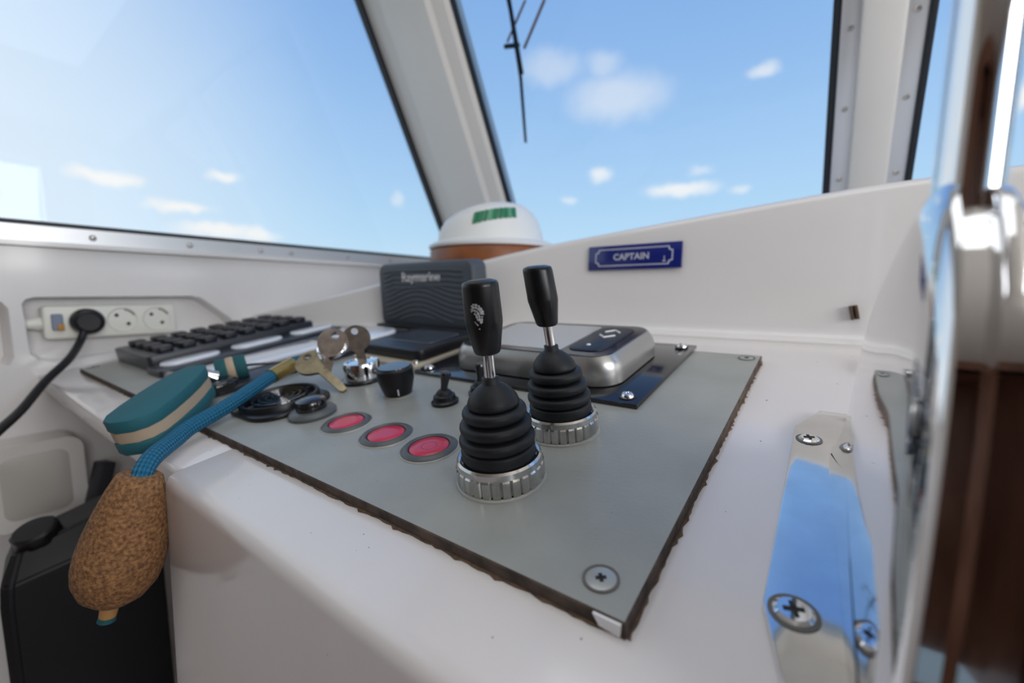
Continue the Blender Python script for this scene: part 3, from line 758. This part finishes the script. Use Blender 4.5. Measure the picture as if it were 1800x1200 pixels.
# loose brass key: bow up on the buzzer, tip down on the panel
def frame_from(a, b, up):
    z = (Vector(a) - Vector(b)).normalized(); y = Vector(up) - z * Vector(up).dot(z); y.normalize(); x = y.cross(z)
    M = Matrix((x, y, z)).transposed().to_4x4(); M.translation = Vector(a); return M
A, Bp = pp(-.3643, .1873, .0215), pp(-.3240, .1864, .0035)
tag(obj('brass_key', key_mesh(.0145, .034, .0072, .0026), BRASSK, None, frame_from(A, Bp, (.35, -.5, .8))), 'worn brass key slanting down to the panel beside the lock', 'key')
def ring_pts(c, r, nrm, n=28):
    q = Vector(nrm).normalized().to_track_quat('Z', 'Y'); return [Vector(c) + q @ Vector((r * math.cos(2 * math.pi * k / n), r * math.sin(2 * math.pi * k / n), 0)) for k in range(n)]
def circle_through(a, b, c):
    a, b, c = Vector(a), Vector(b), Vector(c); return (a + b + c) / 3
rc = pp(-.3530, .2020, .0330)
tag(obj('split_ring', [tube(ring_pts(rc, .0138, (.25, -.75, .62)), .0011, 8, True), tube(ring_pts(rc + Vector((0, -.0006, .0018)), .0138, (.25, -.75, .62)), .0010, 8, True)], CHROME), 'steel split ring joining the bunch of keys', 'key ring')
clp = tag(empty('snap_clip', Matrix.Translation(pp(-.372, .193, .022))), 'small steel clip between split ring and rope end', 'clip')
sub('hook', tube(spline([pp(-.360, .204, .026), pp(-.366, .210, .030), pp(-.376, .206, .030), pp(-.381, .196, .026), pp(-.380, .188, .023)], 6), .0015, 8), CHROME, clp)
sub('gate', tube([pp(-.360, .204, .026), pp(-.366, .193, .024), pp(-.379, .188, .023)], .0012, 8), STEEL, clp)

# rope with brass sleeve and cork float
fl = tag(empty('cork_key_float', Matrix.Translation(rel(-.327, .050, -.180))), 'oval cork float hanging from blue rope at the console corner', 'key float')
rp = spline([pp(-.3920, .1890, .0195), pp(-.3875, .1794, .0200), pp(-.3802, .1579, .0165), pp(-.3730, .1400, .0135), pp(-.3590, .1135, .0100), pp(-.3505, .0870, .0065), pp(-.3420, .0740, .0042), rel(-.3270, .0755, -.0985), rel(-.3205, .0690, -.1035), rel(-.3190, .0665, -.1100)], 10)
sub('rope', tube(rp, .0055, 14, uv=True), ROPE, fl)
sl = [pp(-.3900, .1860, .0200), pp(-.3800, .1575, .0164)]
sub('brass_sleeve', tube([sl[0].lerp(sl[1], .18), sl[0].lerp(sl[1], 1.0)], .0064, 20), BRASS, fl)
c0, c1 = rel(-.3190, .0670, -.1045), rel(-.3270, .0500, -.1790)
ax = (c1 - c0); Lk = ax.length
CM = Matrix.Translation(c0) @ ax.to_track_quat('Z', 'Y').to_matrix().to_4x4()
cp = [(0, 0), (.0120, 0), (.0135, .0012), (.0172, .012), (.0208, .026), (.0240, .042), (.0258, .056), (.0258, .066), (.0240, .076), (.0190, .0855), (.0120, .0915), (.0066, .0938), (0, .0940)]
sub('cork_body', lathe([(r * .82, z / .094 * Lk) for r, z in cp], 40, M=CM), CORK, fl, angle=60)
sub('wooden_peg', lathe([(0, Lk - .002), (.0046, Lk - .002), (.0040, Lk + .0075), (0, Lk + .0075)], 18, M=CM @ T(.0008, 0, 0)), WOODPEG, fl)
sub('rope_end', lathe([(0, Lk + .0070), (.0042, Lk + .0070), (.0044, Lk + .0095), (0, Lk + .0106)], 16, M=CM @ T(.0010, 0, 0)), TEALD, fl)

# teal foam float with barrel bead on a wire
tf = tag(empty('teal_key_float', Matrix.Translation(pp(-.405, .092, .004))), 'teal foam boat-shaped key float with cream middle layer', 'key float')
fa, fb = pp(-.4270, .1220, .0200), pp(-.3690, .0560, .0070)
fx = (fb - fa); FL = fx.length; fx.normalize(); fz = (NN + Vector((.10, -.14, 0))).normalized(); fz = (fz - fx * fz.dot(fx)).normalized(); fy = fz.cross(fx)
FM = Matrix((fx, fy, fz)).transposed().to_4x4(); FM.translation = (fa + fb) / 2
def hull(w, l, s=1.0):
    P = [(-l / 2, .20), (-l * .40, .34), (-l * .2, .44), (0, .49), (l * .2, .50), (l * .36, .47), (l * .45, .36), (l * .5, .16)]
    up = [(x, y * w) for x, y in P]; return up + [(x, -y) for x, y in up[::-1]]
FW = .036
sub('top_layer', prism(hull(FW, FL), .0042, .0135, .0012, 2, M=FM), TEAL, tf)
sub('middle_layer', prism(hull(FW * .97, FL * .985), -.0040, .0044, .0004, 1, M=FM), CREAMF, tf)
sub('bottom_layer', prism(hull(FW, FL), -.0130, -.0038, .0012, 2, M=FM), TEAL, tf)
bt = tag(empty('barrel_bead', Matrix.Translation(pp(-.4520, .1560, .016))), 'small teal and cream barrel bead on a wire loop', 'bead')
ba, b_b = pp(-.4590, .1440, .0155), pp(-.4500, .1670, .0165)
BM_ = Matrix.Translation(ba) @ (b_b - ba).to_track_quat('Z', 'Y').to_matrix().to_4x4(); bl = (b_b - ba).length
for a, b, m_, nm in ((0, .36, TEALD, 'end_layer'), (.36, .62, CREAMF, 'middle_layer'), (.62, 1, TEALD, 'end_layer')):
    sub(nm, lathe([(0, a * bl), (.0108, a * bl), (.0114, a * bl + .001), (.0114, b * bl - .001), (.0108, b * bl), (0, b * bl)], 26, M=BM_), m_, bt)
sub('wire', tube(spline([fa + Vector((.004, -.002, 0)), pp(-.4480, .1310, .0165), pp(-.4590, .1440, .0155), pp(-.4500, .1670, .0165), pp(-.424, .178, .0180), pp(-.392, .185, .0215)], 8), .0013, 8), STEELK, bt)
sub('wire_cone', lathe([(.0068, 0), (.0045, .006), (.0012, .014), (0, .014)], 18, M=Matrix.Translation(pp(-.4420, .1360, .0150)) @ RX(60)), CHROME, bt)

# ================================================================ sockets and plug in the port recess
sk = tag(empty('socket_strip', Matrix.Translation(rel(XL - .03, .165, -.06))), 'ivory triple socket strip in the port recess', 'socket strip')
SM = Matrix(((0, 0, 1, XL - .03), (1, 0, 0, .166), (0, 1, 0, CAM.z - .0385), (0, 0, 0, 1)))   # local x = along wall, y = up, z = out of wall
sub('body', prism(rrect(.146, .045, .005, 4), 0, .026, .003, 3, M=SM), SOCKW, sk)
for q, yy in enumerate((-.031, .0085, .049)):
    cup = sub('socket', lathe([(.0178, .0262), (.0172, .0272), (.0162, .0268), (.0158, .0262), (.0150, .0259), (0, .0258)], 36, M=SM @ T(yy, .0015, 0)), SOCKW, sk)
    if q:
        for hx, hy in ((-.0065, .0065), (.0062, -.0066)):
            b_ = lathe([(0, .0266), (.0024, .0266), (.0026, .0256)], 14, M=SM @ T(yy + hx, .0015 + hy, 0)); b_.transform(sk.matrix_world.inverted()); obj('pin_hole', b_, DARKHOLE, cup)
        b_ = tube([SM @ Vector((yy + .0150 * math.cos(R(a)), .0015 + .0150 * math.sin(R(a)), .0264)) for a in range(25, 81, 11)], .0012, 6); b_.transform(sk.matrix_world.inverted()); obj('grey_arc', b_, mat('socket_arc_grey', (.22, .22, .20), .6), cup)  # dark grey arc along part of the socket's rim
sub('gland', lathe([(0, 0), (.0085, 0), (.0095, .004), (.0060, .018), (.0050, .024), (0, .024)], 20, M=SM @ T(-.071, -.001, .013) @ RY(-90)), SOCKW, sk)
sub('rocker', prism(rrect(.011, .022, .002, 3, -.0595, .001), .025, .0305, .001, 1, M=SM), mat('blue_grey_rocker', (.20, .24, .33), .4), sk)
sub('amber_lamp', box(-.0600, -.0535, -.0105, -.0020, .030, .0318, .0006, M=SM), AMBER, sk)
pg = tag(empty('power_plug', Matrix.Translation(rel(XL, .135, -.037))), 'round black power plug with cable in the socket strip', 'plug')
sub('plug_body', lathe([(0, .026), (.0160, .026), (.0180, .030), (.0180, .040), (.0160, .0455), (.0128, .0470), (.0118, .0458), (0, .0455)], 36, M=SM @ T(-.031, .0008, 0)), BLACKP, pg)
sub('cable', tube(spline([rel(XL + .010, .131, -.047), rel(XL + .022, .122, -.066), rel(-.785, .105, -.084), rel(-.755, .080, -.104), rel(-.71, .055, -.126), rel(-.67, .035, -.137), rel(-.62, .010, -.150), rel(-.58, -.03, -.19), rel(-.55, -.07, -.26)], 8), .0046, 12), BLACKP, pg)

# ================================================================ jerrycan and bracket in the recess
jm = Matrix.Translation(Vector((-.635, .074, .46))) @ RZ(-7.2)      # local -x side hidden, +x side faces the camera
jc = tag(empty('jerrycan', jm), 'black plastic jerrycan with screw cap below the cork float', 'jerrycan')
def can():
    bm = bmesh.new(); H = .355
    sec = lambda s, t: [(x * s, y * t) for x, y in [(.035, -.052), (.042, -.044), (.042, .052), (.035, .068), (-.035, .068), (-.042, .054), (-.042, -.044), (-.035, -.052)]]
    rings = []
    for z, s, t, k in ((0, .94, .94, 0), (.01, 1, 1, 0), (H - .060, 1, 1, 0), (H - .028, .97, .97, .010), (H, .62, .80, .016)):
        rings.append([bm.verts.new((x, y, z + k * (y / .05))) for x, y in sec(s, t)])
    for a, b in zip(rings, rings[1:]):
        for i in range(8): bm.faces.new((a[i], a[(i + 1) % 8], b[(i + 1) % 8], b[i]))
    bm.faces.new(rings[0][::-1]); bm.faces.new(rings[-1])
    bmesh.ops.bevel(bm, geom=bm.edges[:], offset=.0022, segments=2, affect='EDGES')
    return bm
obj('body', can(), JERRY, jc, angle=22)
obj('cap', lathe([(0, 0), (.0165, 0), (.0165, .004), (.0175, .005), (.0175, .016), (.0150, .0180), (0, .0180)], 30, M=T(.012, -.022, .343) @ RX(14) @ RY(16), gear=lambda i, j, r: r - (.0009 if j in (3, 4) and i % 3 == 0 else 0)), BLACKP, jc)
br = tag(obj('black_bracket', [box(-.010, .010, -.008, .008, -.30, .0, .002, M=Matrix.Translation(rel(-.775, .128, -.224)) @ RX(-14) @ RZ(20))], mat('bracket_black', (.035, .035, .045), .4), None), 'short black square bracket standing behind the jerrycan', 'bracket')

# ================================================================ compass with cover, behind the dashboard edge
cm = tag(empty('compass', Matrix.Translation(rel(-.462, .575, .046))), 'white covered compass dome with green lettering on a teak base', 'compass')
obj('teak_base', lathe([(0, 0), (.098, 0), (.104, .004), (.104, .022), (.101, .027), (0, .027)], 56), WOODT, cm)
obj('flange', lathe([(.060, .026), (.105, .027), (.106, .031), (.098, .036), (.060, .040)], 56), DOMEW, cm)
CD = T(.006, 0, -.007) @ RY(-15)
obj('dome', lathe([(0, .010), (.0885, .010), (.0880, .045), (.0862, .060), (.0815, .075), (.0725, .087), (.059, .0945), (.040, .0995), (.02, .1018), (0, .1022)], 56, M=CD), DOMEW, cm, angle=30)
# green printed band of slanted letters on the front of the dome
for i in range(9):
    a0 = R(294 + i * 5.2)
    def gp(a, t): r = .0874 - .0048 * t; z = .0580 + .0165 * t; return CD @ Vector((r * math.cos(a), r * math.sin(a), z))
    bm = bmesh.new(); wv = R(3.7 if i % 3 else 4.3); sh_ = R(4.0)
    q = [gp(a0, 0), gp(a0 + wv, 0), gp(a0 + wv + sh_, 1), gp(a0 + sh_, 1)]
    off = Vector((0, -.0012, .0006)); v = [bm.verts.new(p + off) for p in q]; v2 = [bm.verts.new(p - off) for p in q]
    bm.faces.new(v); bm.faces.new(v2[::-1])
    for k_ in range(4): bm.faces.new((v[k_], v[(k_ + 1) % 4], v2[(k_ + 1) % 4], v2[k_]))
    obj('printed_letter', bm, GREEN if i % 4 != 3 else GREENL, cm)

# ================================================================ CAPTAIN sign
sg = tag(empty('captain_sign', Matrix.Translation(rel(-.182, .4768, .0415)) @ RX(90 - 3)), 'blue enamel sign reading CAPTAIN on the white dashboard', 'sign')
obj('plate', box(-.0535, .0535, -.0138, .0138, 0, .0030, .0006), BLUE, sg)
def border(w, h, n_):
    return [(-w + n_, h), (w - n_, h), (w - n_ * .9, h - n_ * .6), (w, h - n_), (w, -h + n_), (w - n_ * .9, -h + n_ * .6), (w - n_, -h), (-w + n_, -h), (-w + n_ * .1, -h + n_), (-w, -h + n_), (-w, h - n_), (-w + n_ * .1, h - n_)]
def border_outline(o):
    w, h, n_ = .0445 - o, .0098 - o, .0042
    pts = []
    for sx, sy in ((1, 1), (1, -1), (-1, -1), (-1, 1)):
        c = [(w - n_, h), (w - n_ * .75, h - n_ * .75), (w, h - n_)] if sx * sy > 0 else [(w, h - n_), (w - n_ * .75, h - n_ * .75), (w - n_, h)]
        pts += [(x * sx, y * sy) for x, y in c]
    return pts
obj('border', prism(border_outline(0), .0028, .0033, hole=border_outline(.0012)), SIGNW, sg, smooth=False)
obj('lettering', text_bm('CAPTAIN', .0098, .0006, M=T(-.0015, 0, .0031), bold=.00022, space=1.02), SIGNW, sg)
obj('anchor_mark', [tube([(.0355, -.0005, .0031), (.0355, -.0068, .0031)], .0004, 6), tube([(.0337, -.0055, .0031), (.0355, -.0070, .0031), (.0373, -.0055, .0031)], .0004, 6)], SIGNW, sg)
# tiny clip on the dashboard next to the engine control
tag(obj('wall_clip', [box(-.003, -.0008, -.004, .003, -.006, .006, .0004), box(.0008, .003, -.004, .003, -.006, .006, .0004), box(-.003, .003, .001, .004, -.006, .006, .0004)], mat('brown_clip', (.09, .055, .035), .5), None, Matrix.Translation(rel(.0165, .4735, -.0155)) @ RY(-12)), 'tiny brown spring clip on the dashboard beside the engine control', 'clip')

# ================================================================ chrome twin-lever engine control
ec = tag(empty('engine_control', PM(.03, .18, HC)), 'polished chrome twin-lever engine control at the starboard edge', 'engine control')
# base plate, outline in (u, w) about (.03, .18)
hl = [(-.0312, .108), (-.0414, .082), (-.0410, -.053), (-.0330, -.080), (-.012, -.100)]
poly = hl + [(-x, y) for x, y in hl[::-1]]
obj('base_plate', prism(poly, 0, .0036, .0009, 2, bevtop=1), CHROMEW, ec)
def ec_screw(x, y, r):
    hd, cr = cross_screw(r, .0016); M = T(x, y, .0034)
    hd.transform(M); [c.transform(M) for c in cr]
    s = obj('screw', hd, CHROME, ec); obj('cross_recess', cr, DARKHOLE, s)
    obj('dirt_ring', lathe([(r * 1.0, .0037), (r * 1.0, .0041), (r * 1.25, .0039), (r * 1.25, .0036)], 28, M=T(x, y, 0)), mat('screw_seat_dirt', (.13, .12, .11), .7), s)
ec_screw(-.0346, .0660, .0046); ec_screw(-.0330, -.0535, .0054); ec_screw(.0346, .0660, .0046); ec_screw(.0330, -.0535, .0054)
# drum plates: outline in (y, z) rel camera, stacked along x
OUT = [(.262, -.074), (.228, -.056), (.206, -.038), (.196, -.016), (.178, .002), (.158, .0130), (.140, .0200), (.126, .0225), (.116, .0185), (.1075, .0070), (.1015, -.010), (.0975, -.030), (.0950, -.050), (.0935, -.072), (.0925, -.100)]
top = OUT
arc = [(p.x, p.y) for p in spline([(a, b, 0) for a, b in top], 6)] + [(.262, -.100)]
def inset(pts, d):
    n = len(pts); out = []
    for i in range(n):
        a, b, c = Vector(pts[i - 1]), Vector(pts[i]), Vector(pts[(i + 1) % n])
        t = (c - a).normalized(); nr = Vector((t.y, -t.x)); out.append(tuple(b - nr * d if False else b + Vector((-nr.x, -nr.y)) * d))
    return out
def area2(p): return sum(p[i][0] * p[(i + 1) % len(p)][1] - p[(i + 1) % len(p)][0] * p[i][1] for i in range(len(p)))
SG = 1 if area2(arc) > 0 else -1
YZ = Matrix(((0, 0, 1, 0), (1, 0, 0, 0), (0, 1, 0, CAM.z), (0, 0, 0, 1)))
def yawed(bm, x0=.0055, piv=.2, a=2.67, lean=.042):   # the head is yawed slightly towards the helmsman
    bm.transform(Matrix.Translation((x0, piv, 0)) @ RZ(a) @ Matrix.Translation((-x0, -piv, 0)))
    for v in bm.verts: v.co.x += lean * (v.co.z - CAM.z + .085)      # the head leans a little to starboard
    return bm
def plate(x0, x1, d, bev, bseg=4): return yawed(prism(inset(arc, d * SG), x0, x1, bev, bseg, M=YZ))
def cheek(x0, sgn):   # lens-shaped cheek: flat face with a wide rounded rim
    bm = bmesh.new(); rings = []; cy, cz = .165, -.055
    for k, d, dx in ((.03, 0, 0), (.2, 0, .0001), (.4, 0, .0003), (.6, 0, .0007), (.78, 0, .0011), (1, .0085, .0016), (1, .0065, .0019), (1, .0045, .0024), (1, .0026, .0030), (1, .0011, .0038), (1, .0003, .0046), (1, 0, .0054)):
        base = inset(arc, (d if k == 1 else .0085) * SG)
        rings.append([bm.verts.new((x0 + (dx - .0012) * sgn, cy + (y - cy) * k, CAM.z + cz + (z - cz) * k)) for y, z in base])
    for a, b in zip(rings, rings[1:]):
        m = len(a)
        for i in range(m): bm.faces.new((a[i], a[(i + 1) % m], b[(i + 1) % m], b[i]))
    bm.faces.new(rings[0]); bm.faces.new(rings[-1]); return yawed(bm)
sub('side_cheek', cheek(.0055, 1), CHROME, ec, angle=50)
sub('drum', plate(.0097, .0150, .005, 0), CHROME, ec, angle=50)
sub('lever_hub', plate(.0150, .0182, .0015, .0010), CHROME, ec, angle=50)
sub('drum', plate(.0182, .0420, .005, 0), CHROME, ec, angle=50)
sub('lever_hub', plate(.0420, .0452, .0015, .0010), CHROME, ec, angle=50)
sub('drum', plate(.0452, .0500, .005, 0), CHROME, ec, angle=50)
sub('side_cheek', cheek(.0542, -1), CHROME, ec, angle=50)
def lever(x, y):
    return yawed(lathe([(0, .0), (.0056, .0), (.0056, .08), (.0056, .16), (.0056, .24), (.0050, .245), (0, .246)], 36, M=Matrix.Translation(rel(x, y, .0))), lean=.008)
for x in (.0172, .0405):
    lv = sub('lever', lever(x, .130), CHROME, ec, angle=50)
    b_ = yawed(lathe([(0, .240), (.006, .241), (.012, .250), (.013, .263), (.009, .275), (0, .279)], 24, M=Matrix.Translation(rel(x, .130, 0))), lean=.008); b_.transform(ec.matrix_world.inverted())
    obj('lever_knob', b_, BLACKG, lv)
